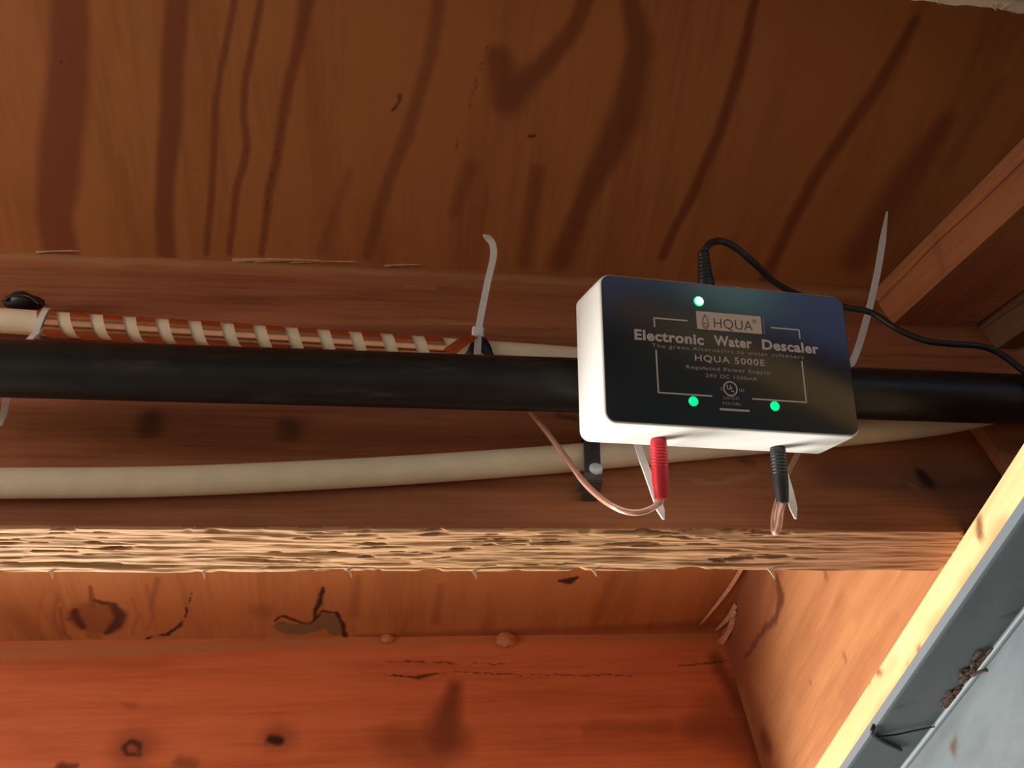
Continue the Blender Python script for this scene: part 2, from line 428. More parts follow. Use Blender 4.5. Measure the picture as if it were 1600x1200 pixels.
V, Fc = graded_box(np.concatenate([lin(CEX0, -0.46, 40, endpoint=False), lin(-0.46, 0.62, 720, endpoint=False), lin(0.62, CEX1, 30)]),
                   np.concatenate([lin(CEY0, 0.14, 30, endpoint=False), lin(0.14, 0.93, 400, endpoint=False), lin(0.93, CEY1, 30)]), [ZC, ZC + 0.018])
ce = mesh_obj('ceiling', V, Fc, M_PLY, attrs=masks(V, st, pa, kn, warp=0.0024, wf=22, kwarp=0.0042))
tag(ce, 'plywood floor sheet seen from underneath, with dark grain streaks', kind='structure')

# ------------------------------------------------------------------ joist A (behind the pipes)
def underside(x, y):
    """torn, weathered fibres on the underside: fine waviness, long fissures, short gouges"""
    Z0 = 0 * x
    w = fbm(np.stack([x * 5, y * 25, Z0], 1), 31, 3)
    yy = y + w * .012
    r1 = np.abs(vnoise(np.stack([x * 2.2, yy * 170, Z0], 1), 41) - 0.5)
    patch = smooth(0.44, 0.58, fbm(np.stack([x * 5 + 9, y * 45, Z0], 1), 43, 2))
    line = (1 - smooth(0.010, 0.060, r1)) * (0.25 + 0.75 * patch)
    g = fbm(np.stack([x * 55, yy * 650, Z0], 1), 47, 2)
    gouge = smooth(0.50, 0.56, g) * smooth(0.40, 0.52, fbm(np.stack([x * 9, y * 80, Z0], 1), 49, 2))
    g2 = smooth(0.50, 0.55, fbm(np.stack([x * 30 + 4, yy * 420, Z0], 1), 53, 2)) * smooth(0.46, 0.56, fbm(np.stack([x * 5 + 2, y * 60, Z0], 1), 57, 2))
    n = fbm(np.stack([x * 22, yy * 420, Z0], 1), 21, 4)
    right = smooth(0.16, 0.34, x)
    return n, line * (1 - .6 * right), np.maximum(gouge, .55 * g2) * (1 - .5 * right), right

def disp_a(V):
    V = V.copy(); x, y, z = V[:, 0].copy(), V[:, 1].copy(), V[:, 2].copy()
    low = 1 - smooth(0.0, 0.006, z - ZB)
    n, line, gouge, right = underside(x, y)
    h = (n - 0.45) * 0.0030 - line * 0.0026 - gouge * 0.0016
    V[:, 2] = z - low * h * (1 - 0.4 * right)
    edge = 1 - smooth(0.0, 0.004, np.minimum(np.abs(y - YA0), np.abs(y - YA1)))
    chip = smooth(0.55, 0.75, fbm(np.stack([x * 45, y * 0 + 3, z * 0], 1), 55, 3))
    V[:, 2] += low * edge * chip * 0.003
    # slight hand sawn waviness on the near side
    face = np.abs(y - YA0) < 1e-6
    V[:, 1] += np.where(face, 0.0009 * (fbm(np.stack([x * 9, 0 * x, z * 90], 1), 61, 3) - 0.5), 0)
    return V

A = lambda pts: pl(pts, 1, YA0)
xs = np.concatenate([np.linspace(-0.75, -0.33, 60, endpoint=False), np.linspace(-0.33, 0.46, 640, endpoint=False), np.linspace(0.46, 1.0, 60)])
ys = np.linspace(YA0, YA1, 72)
zs = np.concatenate([np.linspace(ZB, ZB + 0.008, 9, endpoint=False), np.linspace(ZB + 0.008, ZC, 110)])
V, Fc = graded_box(xs, ys, zs, disp_a)
knA = [(A([(237, 652, 34), (237, 676, 36)]), .62, .75), (A([(448, 664, 26), (450, 684, 26)]), .5, .85), (A([(1438, 740, 16), (1450, 755, 22)]), .9, .6), (A([(1160, 724, 14), (1170, 724, 16)]), .5, .8),
       (A([(430, 400, 4), (470, 408, 9), (500, 410, 5)]), .9, .5), (A([(870, 650, 10), (900, 655, 14)]), .6, .8)]
stA = [(A([(0, 660, 30), (300, 680, 60), (700, 690, 50), (900, 690, 40)]), .35, .9), (A([(230, 668, 66), (240, 668, 66)]), .5, .9), (A([(450, 675, 64), (460, 675, 60)]), .5, .9),
       (A([(1300, 740, 60), (1600, 760, 90)]), .5, .9)]
paA = [(A([(-40, 398, 26), (330, 413, 26), (640, 428, 20), (1350, 462, 22)]), .45, .8), (A([(1080, 752, 7), (1130, 755, 9), (1190, 742, 6)]), .4, .8), (A([(635, 447, 6), (680, 450, 5)]), .4, .8),
       (A([(660, 500, 8), (735, 506, 6)]), .4, .8), (A([(1424, 757, 8), (1432, 760, 8)]), .6, .6)]
mk = masks(V, stA, paA, knA, warp=0.004, wf=45)
inner = (V[:, 1] > YA0 + .0010) & (V[:, 1] < YA1 - .0004)
under = (V[:, 2] < ZB + 0.0045) & (inner | (V[:, 2] < ZB + .0016))
_n, _line, _gouge, _r = underside(V[:, 0], V[:, 1])
gray = smooth(0.1, 0.35, V[:, 0]) * 0.45
mk['pale'] = np.where(under, 0.85 * (1 - gray * 1.7), mk['pale'])
mk['stain_shade'] = np.maximum(mk['stain_shade'] * ~under, under * inner * np.maximum(0.8 * _line, 0.6 * _gouge))
blot = smooth(.52, .62, fbm(np.stack([V[:, 0] * 22, V[:, 1] * 60, 0 * V[:, 0]], 1), 71, 3)) * smooth(.05, .25, V[:, 0]) * under
mk['knot'] = np.maximum(mk['knot'], .35 * blot)
gp = polydist(V, [((-.40, YA1, ZB), .011), ((-.235, YA1, ZB), .009)])
mk['stain_shade'] = np.maximum(mk['stain_shade'], .38 * (1 - smooth(.8, 1.1, gp + .5 * (fbm(V * 60, 81, 3) - .5))) * under)
ja = mesh_obj('floor_joist', V, Fc, M_JA, loc=(0, YA0, ZB), attrs=mk)
tag(ja, 'weathered wooden floor joist with a torn bright underside, directly behind the pipes', 'joist')

def splinter(p0, p1, w, mat, root, bend=0.1, name='splinter'):
    p0 = np.array(p0); p1 = np.array(p1); d = p1 - p0; L = np.linalg.norm(d)
    s = np.cross(d, (0.2, 1, 0.3)); s /= np.linalg.norm(s)
    path = catmull([p0, p0 + d * .35 + s * L * bend, p0 + d * .7 + s * L * bend * .7, p1], 4)
    n = len(path); ww = w * (1 - np.linspace(-0.3, 1, n) ** 2 * 0.85)
    return part(name, ribbon(path, s, ww, ww * 0.35), mat, root)
for a, b, w in (((365, 401), (480, 392), .0055), ((400, 404), (505, 398), .004), ((455, 404), (560, 408), .003), ((600, 411), (660, 414), .002), ((60, 387), (130, 384), .002)):
    pa_ = at(*a, 1, YA0 - .0012); pb_ = at(*b, 1, YA0 - .004)
    pa_.z = min(pa_.z, ZC - .001); pb_.z = min(pb_.z, ZC - .001)
    splinter(pa_, pb_, w, M_SPL, ja, .03)
for x, l, w in ((-.20, .004, .002), (-.115, .006, .0015), (-.03, .004, .0015), (.045, .005, .0018), (.12, .004, .0015), (.235, .006, .002)):
    splinter((x, YA1 - .001, ZB + .001), (x + .003, YA1 + .001, ZB - l), w, M_SPLP, ja, .1)

# ------------------------------------------------------------------ joist B (far, red)
B = lambda pts: pl(pts, 1, YB0)
V, Fc = graded_box(np.concatenate([lin(-1.2, -0.42, 40, endpoint=False), lin(-0.42, 0.42, 560, endpoint=False), lin(0.42, 1.3, 30)]), lin(YB0, YB1, 4), lin(ZB, ZC, 190))
knB = [(B([(194, 1168, 10), (200, 1180, 8), (216, 1178, 8), (218, 1166, 9), (206, 1160, 8), (194, 1168, 8)]), .85, .7), (B([(422, 1157, 16), (436, 1158, 17)]), 1, .6),
       (B([(95, 1199, 16), (115, 1200, 12)]), .8, .7), (B([(280, 1192, 20), (300, 1193, 18)]), .5, .9), (B([(595, 1034, 2), (680, 1035, 3), (790, 1038, 2)]), .8, .6),
       (B([(600, 1054, 2), (640, 1058, 4), (655, 1058, 7), (690, 1051, 3), (800, 1054, 1.5), (990, 1055, 1.5)]), .9, .6), (B([(1060, 1042, 2), (1100, 1037, 3), (1136, 1032, 3)]), .9, .6)]
stB = [(B([(690, 1155, 76), (700, 1115, 40), (712, 1075, 24)]), .75, .8), (B([(620, 1160, 60), (680, 1180, 60)]), .45, .9), (B([(1085, 1140, 40), (1130, 1130, 70), (1170, 1160, 60)]), .5, .9), (B([(1120, 1030, 20), (1165, 1120, 36), (1190, 1190, 40)]), .7, .9),
       (B([(205, 1170, 62), (207, 1170, 62)]), .6, .9), (B([(429, 1157, 46), (430, 1157, 46)]), .5, .9), (B([(920, 1145, 20), (1050, 1140, 24)]), .35, .9), (B([(160, 1098, 10), (215, 1100, 12)]), .35, .9)]
paB = [(B([(-30, 1022, 36), (100, 1018, 30), (250, 1012, 22), (500, 1005, 14), (800, 1000, 10), (1130, 994, 18)]), .7, .5)]
jb = mesh_obj('floor_joist', V, Fc, M_JB, loc=(0, YB0, ZB), attrs=masks(V, stB, paB, knB, warp=0.009, wf=22, kwarp=0.004))
tag(jb, 'reddish wooden floor joist with dark knots along the bottom of the picture', 'joist')

# ------------------------------------------------------------------ board under the plywood (top right corner)
ZN = CZ + 0.530
yn0 = at(1420, -1, 2, ZN).y; yn1 = at(1600, 20, 2, ZN).y; xn0 = at(1420, -1, 2, ZN).x; xn1 = at(1600, 20, 2, ZN).x
def disp_n(V):
    V = V.copy(); far = V[:, 1] > -0.004
    e = (1 - smooth(0, 0.004, V[:, 2] - ZN)) * smooth(-0.012, -0.004, V[:, 1])
    V[:, 1] += e * 0.0032 * (fbm(np.stack([V[:, 0] * 75, V[:, 0] * 0, V[:, 0] * 0], 1), 77, 4) - 0.5)
    V[:, 1] += yn0 + (V[:, 0] - xn0) * (yn1 - yn0) / (xn1 - xn0)
    return V
V, Fc = graded_box(lin(-0.5, 0.9, 700), lin(-0.038, 0.0, 12), np.concatenate([lin(ZN, ZN + .006, 4, endpoint=False), lin(ZN + .006, ZC, 10)]), disp_n)
mk = masks(V); yy = V[:, 1] - (yn0 + (V[:, 0] - xn0) * (yn1 - yn0) / (xn1 - xn0))
mk['pale'] = np.where((yy > -0.006) & (V[:, 2] < ZN + .003), 0.9, 0.0)
jn = mesh_obj('ceiling_board', V, Fc, M_NEAR, loc=(0, yn0, ZN), attrs=mk)
tag(jn, 'pale splintered board edge cutting across the top right corner', 'board')
for a, b, w in (((1556, 6), (1578, 13), .0018), ((1563, 13), (1586, 20), .0019), ((1548, 9), (1557, 17), .0015), ((1566, 13), (1580, 5), .0014), ((1464, 2), (1469, 7), .0015), ((1578, 15), (1592, 22), .0015)):
    splinter(at(*a, 2, ZN - .0006), at(*b, 2, ZN - .001), w, M_SPLP, jn, .1)

# ------------------------------------------------------------------ blocking between the two joists
K = lambda pts: pl(pts, 0, XBK)
V, Fc = grid_box((XBK, YA1 + .0005, ZB), ID, (0.038, YB0 - YA1 - .001, ZC - ZB - .0005), (6, 190, 110))
rag = (1 - smooth(0, .006, YB0 - V[:, 1])) * (V[:, 0] < XBK + .01)
V[:, 1] -= rag * .004 * fbm(np.stack([V[:, 2] * 90, 0 * V[:, 2], 0 * V[:, 2]], 1), 91, 3)
knK = [(K([(1215, 905, 5), (1220, 935, 12), (1212, 965, 6), (1185, 995, 4), (1165, 1030, 3)]), .9, .6), (K([(1195, 1155, 12), (1200, 1165, 12)]), .8, .7), (K([(1290, 892, 6), (1291, 900, 6)]), .6, .7), (K([(1318, 1028, 5), (1320, 1030, 5)]), .5, .7), (K([(1266, 1065, 3), (1267, 1070, 3)]), .5, .7)]
stK = [(K([(1180, 890, 40), (1170, 960, 60), (1150, 1030, 40)]), .75, .8), (K([(1215, 890, 16), (1190, 990, 22), (1160, 1060, 16)]), .6, .9), (K([(1150, 1020, 18), (1185, 1130, 24), (1205, 1200, 30)]), .6, .9),
       (K([(1320, 940, 14), (1250, 1080, 18)]), .3, .9), (K([(1400, 960, 10), (1320, 1080, 16)]), .3, .9), (K([(1390, 890, 12), (1340, 960, 12)]), .25, .9)]
bl = mesh_obj('blocking_board', V, Fc, M_BLK, loc=(XBK, YA1, ZB), attrs=masks(V, stK, (), knK, warp=0.006, wf=25, kwarp=0.005))
tag(bl, 'orange brown board fixed across between the two joists, lower right', 'board')
splinter(at(1163, 882, 2, ZC - .0025), at(1094, 976, 2, ZC - .003), .0045, M_SPL, bl, .02)
for a, b, w in (((1150, 945), (1118, 985), .006), ((1146, 960), (1128, 1008), .006), ((1140, 985), (1106, 1015), .006), ((1150, 955), (1135, 968), .005)):
    splinter(at(*a, 0, XBK - .002), at(*b, 0, XBK - .008), w, M_SPL, bl, .04)

# ------------------------------------------------------------------ sill plate on the steel beam
ZF1 = CZ + 0.3105; ZF0 = CZ + 0.3045
Pt = lambda pts: pl(pts, 0, XPL)
V, Fc = grid_box((XPL, -0.25, ZF1), ID, (0.10, 1.5, ZB - ZF1), (5, 420, 14))
V[:, 0] += np.where(V[:, 0] < XPL + .001, 0.0012 * (fbm(V * np.array([1, 12, 60]), 13, 3) - .5), 0)
knP = [(Pt([(1533, 815, 10), (1532, 835, 12)]), .95, .6), (Pt([(1435, 1012, 6), (1438, 1020, 5)]), .9, .6), (Pt([(1372, 1052, 6), (1376, 1051, 6)]), .9, .5), (Pt([(1360, 1062, 4), (1359, 1066, 4)]), .8, .5), (Pt([(1418, 1030, 3), (1419, 1046, 3)]), .5, .7)]
stP = [(Pt([(1562, 840, 30), (1545, 870, 20)]), .6, .9), (Pt([(1518, 900, 20), (1505, 920, 20)]), .8, .9), (Pt([(1575, 830, 26), (1450, 1010, 24), (1330, 1200, 26)]), .65, .9), (Pt([(1260, 1210, 60), (1400, 1030, 12)]), .4, .9)]
pt = mesh_obj('sill_plate', V, Fc, M_PLATE, loc=(XPL, 0, ZF1), attrs=masks(V, stP, (), knP, warp=0.004, wf=40, kwarp=0.003))
tag(pt, 'sunlit pale pine plate lying on top of the grey steel beam', 'plate')

# ------------------------------------------------------------------ steel beam
bt = thing('steel_beam', 'grey painted steel beam with a dirty dark flange, bottom right corner', 'beam', (0.388, 0.4, CZ + 0.11))
XF, XW = 0.3400, 0.3860
V, Fc = grid_box((XF, -0.25, ZF0), ID, (0.094, 1.5, ZF1 - ZF0), (24, 360, 2))
Fl = lambda pts: pl(pts, 2, ZF0)
knF = [(Fl([(1545, 1025, 16), (1525, 1045, 30), (1508, 1055, 14)]), .9, .8), (Fl([(1500, 1080, 18), (1486, 1096, 20)]), .9, .8), (Fl([(1535, 1030, 20), (1500, 1070, 16)]), .6, .9)]
stF = [(Fl([(1400, 1108, 8), (1420, 1100, 8), (1436, 1099, 5)]), .9, .7), (Fl([(1370, 1152, 4), (1440, 1138, 6), (1480, 1130, 12)]), .8, .8), (Fl([(1470, 1120, 24), (1450, 1170, 26), (1430, 1200, 30)]), .6, .9), (Fl([(1570, 960, 12), (1600, 952, 12)]), .9, .7),
       (Fl([(1565, 985, 6), (1580, 983, 8)]), .8, .7), (Fl([(1590, 905, 6), (1600, 930, 8)]), .7, .7), (Fl([(1540, 1010, 12), (1545, 1005, 8)]), .6, .9)]
mk = masks(V, stF, (), knF, warp=0.005, wf=60)
mk['pale'] = np.where(V[:, 0] < XF + .0005, 0.8, 0.0)  # left-facing edge paler: the light on it is put into the colour
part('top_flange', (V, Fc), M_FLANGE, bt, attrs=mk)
V, Fc = grid_box((XW, -0.25, CZ + 0.116), ID, (0.006, 1.5, ZF0 - CZ - 0.116), (2, 240, 50))
Wb = lambda pts: pl(pts, 0, XW)
knW = [(Wb([(1492, 1160, 8), (1488, 1172, 8), (1494, 1178, 6)]), .9, .6), (Wb([(1522, 1115, 4), (1523, 1117, 4)]), .7, .7), (Wb([(1540, 1108, 4), (1541, 1110, 4)]), .6, .7)]
stW = [(Wb([(1560, 1010, 14), (1480, 1130, 20), (1430, 1200, 24)]), .35, .95)]
part('web', (V, Fc), M_STEEL, bt, attrs=masks(V, stW, (), knW, warp=0.004, wf=60))
part('bottom_flange', grid_box((XF, -0.25, CZ + 0.11), ID, (0.094, 1.5, 0.006), (4, 20, 1)), M_STEEL, bt)
V = np.array(catmull([(XW - .001, -0.25, ZF0 - .001), (XW - .001, 0.5, ZF0 - .001), (XW - .001, 1.25, ZF0 - .001)], 10))
part('weld_bead', tube(V, .0022, 10), M_STEEL, bt, True)

def lump(c, r, mat, seed, sq=(1, 1, .5), sub=3):
    bm = bmesh.new(); bmesh.ops.create_icosphere(bm, subdivisions=sub, radius=1)
    bm.verts.index_update()
    V = np.array([v.co[:] for v in bm.verts]); Fc = [tuple(v.index for v in f.verts) for f in bm.faces]; bm.free()
    k = 0.65 + 0.75 * fbm(V * 1.6 + seed * 3.1, seed, 3)
    return V * k[:, None] * r * np.array(sq) + np.array(c), Fc
for (x, y, n_, spread, s, lab) in ((1528, 1036, 46, .013, 4, 'dark brown dirt clump on the beam flange, larger and higher one'), (1490, 1088, 34, .010, 9, 'dark brown dirt clump on the beam flange, smaller and lower one')):
    p = at(x, y, 2, ZF0 - .0006); rnd = random.Random(s); bits = []
    for k in range(n_):
        q = p + Vector((rnd.gauss(0, .32) * spread, rnd.gauss(0, .62) * spread, -rnd.random() * .0006))
        if rnd.random() < .72:
            bits.append(lump(q, rnd.uniform(.0008, .0040), M_DIRT, k + s, (.8, 1.5, .16), 2))
        else:
            a = rnd.uniform(0, math.pi); L_ = rnd.uniform(.003, .009); dv = Vector((math.cos(a) * L_, math.sin(a) * L_, -rnd.random() * .002))
            bits.append(tube(catmull([q - dv * .5, q + Vector((.0006, .0004, -.0006)), q + dv * .5], 3), .0004, 6))
    V, Fc = merge(*bits)
    tag(mesh_obj('dirt_clump', V, Fc, M_DIRT, loc=p, smooth_=True), lab, 'dirt', 'dirt clumps on the beam')
# bent black wire hooked over the flange edge
t = thing('hooked_wire', 'thin bent black wire hooked around the edge of the beam flange', 'wire', at(1368, 1150, 2, ZF0 - .001))
zz = ZF0 - .0016
pth = catmull([at(1387, 1104, 0, XPL - .0016), at(1374, 1120, 0, XPL - .006), at(1364, 1138, 0, XF - .0016), at(1363, 1146, 0, XF - .0012), at(1369, 1152, 2, zz), at(1384, 1161, 2, zz), at(1408, 1172, 2, zz)], 8)
part('wire_loop', tube(pth, .0014, 10), M_TAPE, t, True)
pth = catmull([at(1369, 1152, 2, zz), at(1400, 1148, 2, zz - .0008), at(1437, 1140, 2, zz - .0006), at(1482, 1131, 2, zz)], 6)
part('wire_end', tube(pth, np.linspace(.0008, .0004, len(pth)), 8), M_TAPE, t, True)
tw = catmull([at(1518, 1056, 2, ZF0 - .002), at(1534, 1049, 2, ZF0 - .004), at(1547, 1049, 2, ZF0 - .006), at(1556, 1060, 2, ZF0 - .009)], 6)
tag(mesh_obj('twig', *tube(tw, np.linspace(.0011, .0006, len(tw)), 8), M_DIRT, loc=tw[0], smooth_=True), 'tiny curled dark twig sticking out of the dirt on the beam', 'twig')

# ------------------------------------------------------------------ diagonal bracing on the right
def beam_between(c0, c1, up, w, h, n=30):
    """board from c0 to c1 (top-left edge line), extends w in +x and h downwards (perpendicular)"""
    c0 = np.array(c0); c1 = np.array(c1); d = c1 - c0; L = np.linalg.norm(d); d /= L
    x = np.array((1.0, 0, 0)); x = x - d * (x @ d); x /= np.linalg.norm(x); dn = np.cross(d, x); dn = dn if dn[2] < 0 else -dn
    return (c0, np.stack([d, x, dn]), (L, w, h))
XR = 0.398
p_far = at(1340, 480, 0, XR); p_near = at(1600, 215, 0, XR); d = (p_near - p_far).normalized()
q_far = at(1370, 530, 0, XR); hh = ((q_far - p_far) - d * (q_far - p_far).dot(d)).length
def brace(name, a, b, w, h, mat, lab):
    o, axx, sz = beam_between((0, 0, 0), np.array(b) - np.array(a), None, w, h)
    V, Fc = grid_box((0, 0, 0), ID, sz, (120, 6, 60))
    V[:, 2] += 0.0006 * (fbm(V * np.array([8, 80, 80]), 5, 3) - .5)
    mk = masks(V, ()); mk['knot'] = 0.8 * np.exp(-((V[:, 2] - h * .33 - .006 * (fbm(V * np.array([9, 0, 0]), 6, 3) - .45)) / .0007) ** 2) * (V[:, 1] < .001)
    ob = mesh_obj(name, V, Fc, mat, attrs=mk)
    m = Matrix(axx.T.tolist()).to_4x4(); m.translation = a; ob.matrix_world = m
    return tag(ob, lab, 'brace')
A0 = p_far; A1 = p_near + d * 0.05
brace('diagonal_brace', A0 - d * .0, A1, .055, hh, M_BRACE, 'orange brown diagonal brace slanting up to the right edge under the plywood')
XR2 = 0.475
r_far = at(1430, 575, 0, XR2); r_near = at(1600, 452, 0, XR2); d2 = (r_near - r_far).normalized()
brace('diagonal_brace', r_far - d2 * .0 , r_near + d2 * .1, .02, .030, M_SHADEWOOD, 'dark shadowed thin brace beside and below the orange diagonal brace')
# upright cleat on the joist, right edge
xc = at(1552, 694, 1, YA0 - .0108).x
V, Fc = grid_box((xc, YA0 - .0108, ZB + .0005), ID, (.07, .010, .10), (8, 4, 20))
tag(mesh_obj('wood_cleat', V, Fc, M_BRACE, loc=(xc, YA0, ZB), attrs=masks(V, [(pl([(1590, 690, 10), (1585, 710, 10)], 1, YA0 - .0108), .6, .9)])), 'short upright wooden cleat on the joist under the black pipe, right edge', 'cleat')

# ================================================================== PIPES
def pipe_path(pts, n=10):
    return catmull([at(x, y, 1, Y) for x, y, Y in pts], n)
RB = 0.0168
bp = pipe_path([(-260, 566.5, .347), (0, 575, .348), (450, 588.5, .348), (900, 602, .348), (1345, 615, .352), (1600, 624, .357), (1900, 632, .362)], 14)
tag(mesh_obj('black_pipe', *tube(bp, RB, 40), M_PIPEB, loc=bp[0], smooth_=True), 'thick black plastic pipe running across behind the white box', 'pipe')
RW = 0.0086
YW = .3875
wp = pipe_path([(-260, 485, YW), (0, 501, YW), (240, 517, YW), (450, 531, YW), (740, 550, YW), (900, 561, YW), (1340, 594, YW), (1440, 602, YW)], 14)
tag(mesh_obj('white_pipe', *tube(wp, RW, 32), M_PIPEW, loc=wp[0], smooth_=True), 'upper cream pipe wrapped in a copper strip, behind the black pipe', 'pipe')
YL = .3935
lp = pipe_path([(-260, 756, YL), (0, 755, YL), (250, 752.5, YL), (500, 742, YL), (700, 730, YL), (900, 715, YL), (1140, 693, YL), (1340, 675, YL), (1440, 664, YL - .003), (1520, 650, YL - .010), (1600, 632, YL - .0120), (1720, 616, YL - .0120)], 12)
tag(mesh_obj('white_pipe', *tube(lp, .0088, 32), M_PIPEW, loc=lp[0], smooth_=True), 'lower bare cream pipe bending along the joist below the black pipe', 'pipe')

def pipe_frame(path, px, Y):
    """nearest point and tangent on a pipe for a measured photo position"""
    p = np.array(at(px[0], px[1], 1, Y)); i = int(np.argmin(np.linalg.norm(path - p, axis=1))); i = min(max(i, 1), len(path) - 2)
    T = path[i + 1] - path[i - 1]; T /= np.linalg.norm(T)
    c = path[i] + T * ((p - path[i]) @ T); return c, T

def ring_axes(T):
    u = np.array((0, 0, 1.0)); u = u - T * (u @ T); u /= np.linalg.norm(u)    # top
    f = np.cross(T, u); f = f if f[1] < 0 else -f                              # towards the viewer
    return u, f

# copper strip wound round the upper pipe
c0, T0 = pipe_frame(wp, (62, 505), YW); c1, T1 = pipe_frame(wp, (716, 548), YW)
LW = np.linalg.norm(c1 - c0); Tm = (c1 - c0) / LW; U_, F_ = ring_axes(Tm)
turns = 13.1; rr = RW + .0004
ph = np.linspace(0, 2 * np.pi * turns, int(turns * 80) + 1)
phase0 = math.radians(-20)
idx = np.linspace(0, 1, len(ph))
cent = []
for s in idx:
    i = int(np.argmin(np.abs((wp - c0) @ Tm - s * LW))); q = wp[i] + (c0 + Tm * s * LW - wp[i]) @ Tm * Tm; cent.append(q)
cent = np.array(cent)
k = np.ones(21) / 21
for j in range(3):
    e = np.pad(cent[:, j], 10, mode='edge'); cent[:, j] = np.convolve(e, k, 'valid')
rdir = np.cos(ph + phase0)[:, None] * U_ + np.sin(ph + phase0)[:, None] * F_
wc = LW / turns * 0.60
def strip_rows(pairs):
    """rows of (axial offset, radius) joined into bands that lie flat on the pipe"""
    n = len(ph); k = len(pairs); V = np.stack([cent + Tm * a + rdir * r for a, r in pairs], 1).reshape(-1, 3); Fq = []
    for i in range(n - 1):
        for j in range(k - 1):
            Fq.append((i * k + j, i * k + j + 1, (i + 1) * k + j + 1, (i + 1) * k + j))
    return V, Fq
coil = merge(strip_rows([(-wc / 2, rr + .0003), (wc / 2, rr + .0003)]), strip_rows([(wc / 2, rr + .0003), (wc / 2, rr - .0002), (-wc / 2, rr - .0002), (-wc / 2, rr + .0003)]))
cw = thing('copper_strip', 'shiny flat copper strip wound in a spiral around the upper cream pipe', 'copper strip', c0)
part('coil', coil, M_COPPER, cw, True)
# loose folded end of the strip, sticking up under the cable tie
e0 = np.array(at(700, 551, 1, YW - .0105)); e1 = np.array(at(718, 538, 1, YW - .0135)); e2 = np.array(at(738, 524, 1, YW - .0125))
_t = (e2 - e0) / np.linalg.norm(e2 - e0); _s = np.cross(_t, (-.63, -.53, -.56)); _s /= np.linalg.norm(_s)
part('strip_end', ribbon(catmull([e0, e1, e2], 5), _s, .0095, .0005), M_COPPER, cw)

# black tape at both ends of the copper strip
def tape_band(px, Y, wtop, wbot, r, seed, lab, back=False):
    c, T = pipe_frame(wp, px, Y); u, f = ring_axes(T); V = []; Fc = []; n = 40
    rnd = random.Random(seed)
    for i in range(n):
        a = 2 * math.pi * i / n; front = 0.5 - 0.5 * math.cos(a); w = wtop + (wbot - wtop) * front ** 1.4
        w *= 1 + .12 * (rnd.random() - .5)
        for s, rad in ((-.5, r), (-.2, r + .0006), (.2, r + .0006), (.5, r), (.5, r - .0008), (-.5, r - .0008)):
            V.append(c + T * w * s + rad * (math.cos(a) * u + math.sin(a) * f))
    for i in range(n):
        j = (i + 1) % n
        for m_ in range(6):
            l = (m_ + 1) % 6
            Fc.append((i * 6 + m_, i * 6 + l, j * 6 + l, j * 6 + m_))
    o = mesh_obj('black_tape', V, Fc, M_TAPE, loc=c, smooth_=True)
    return tag(o, lab, 'tape', 'black tape on the copper strip'), c, T, u, f
tape_band((749, 550), YW, .003, .021, RW + .0022, 3, 'black tape holding the right end of the copper strip, under the cable tie')
tl = thing('black_tape', 'crumpled black tape on top of the upper pipe at the left edge', 'tape', at(40, 472, 1, YW), 'black tape on the copper strip')
V, Fc = lump(at(38, 472, 1, YW + .002), .0105, M_TAPE, 12, (1.3, .7, .5)); part('tape_fold', (V, Fc), M_TAPE, tl, True)
pth = catmull([at(8, 470, 1, YW), at(25, 462, 1, YW - .003), at(48, 463, 1, YW - .004), at(66, 476, 1, YW - .006)], 6)
part('tape_flap', ribbon(pth, (.1, .5, .8), .006, .0006), M_TAPE, tl)

# ------------------------------------------------------------------ cable ties
def tie(px, Y, path_, tail, lab, ring_r, ring_px=None, tilt=0.0, w=.0042, tailw=None, head_ang=0.0, side=(1, 0, 0), headsize=(.0075, .0065, .0062), name='cable_tie', grp='white cable ties'):
    c, T = pipe_frame(path_, px, Y); u, f = ring_axes(T)
    hp = c + (ring_r + .002) * (math.cos(head_ang) * u + math.sin(head_ang) * f)
    t = thing(name, lab, 'cable tie', hp, grp)
    a = np.linspace(0, 2 * np.pi, 48, endpoint=False)
    ring = c + T * (tilt * np.sin(a))[:, None] + ring_r * (np.cos(a)[:, None] * u + np.sin(a)[:, None] * f)
    part('strap', ribbon(ring, T, w, .0011, closed=True), M_TIE, t)
    ax = np.stack([T, u * math.cos(head_ang) + f * math.sin(head_ang), np.cross(T, u * math.cos(head_ang) + f * math.sin(head_ang))])
    part('head', bevel_box(hp, ax, headsize, .0014, 3), M_TIE, t)
    P = [hp] + [np.array(q) for q in tail]
    pth = catmull(P, 8); n = len(pth); ww = np.full(n, tailw or w)
    s = np.linspace(0, 1, n); ww = ww * np.where(s > .9, 1 - (s - .9) / .1 * .75, 1)
    part('tail', ribbon(pth, side, ww, .0012), M_TIE, t)
    return t
tie((745, 548), YW, wp, [at(752, 490, 1, .372), at(762, 440, 1, .36), at(771, 400, 1, .349), at(768, 378, 1, .341), at(755, 367, 1, .336)],
    'white cable tie with a long curled tail standing up left of the box', RW + .0032, head_ang=math.radians(40), w=.0049, headsize=(.0086, .0085, .0072))
tie((66, 505), YW, wp, [at(40, 540, 1, .383), at(15, 610, 1, .384), at(2, 665, 1, .384)], 'white cable tie at the left end of the copper strip', RW + .0016, tilt=.004, head_ang=math.radians(-30))

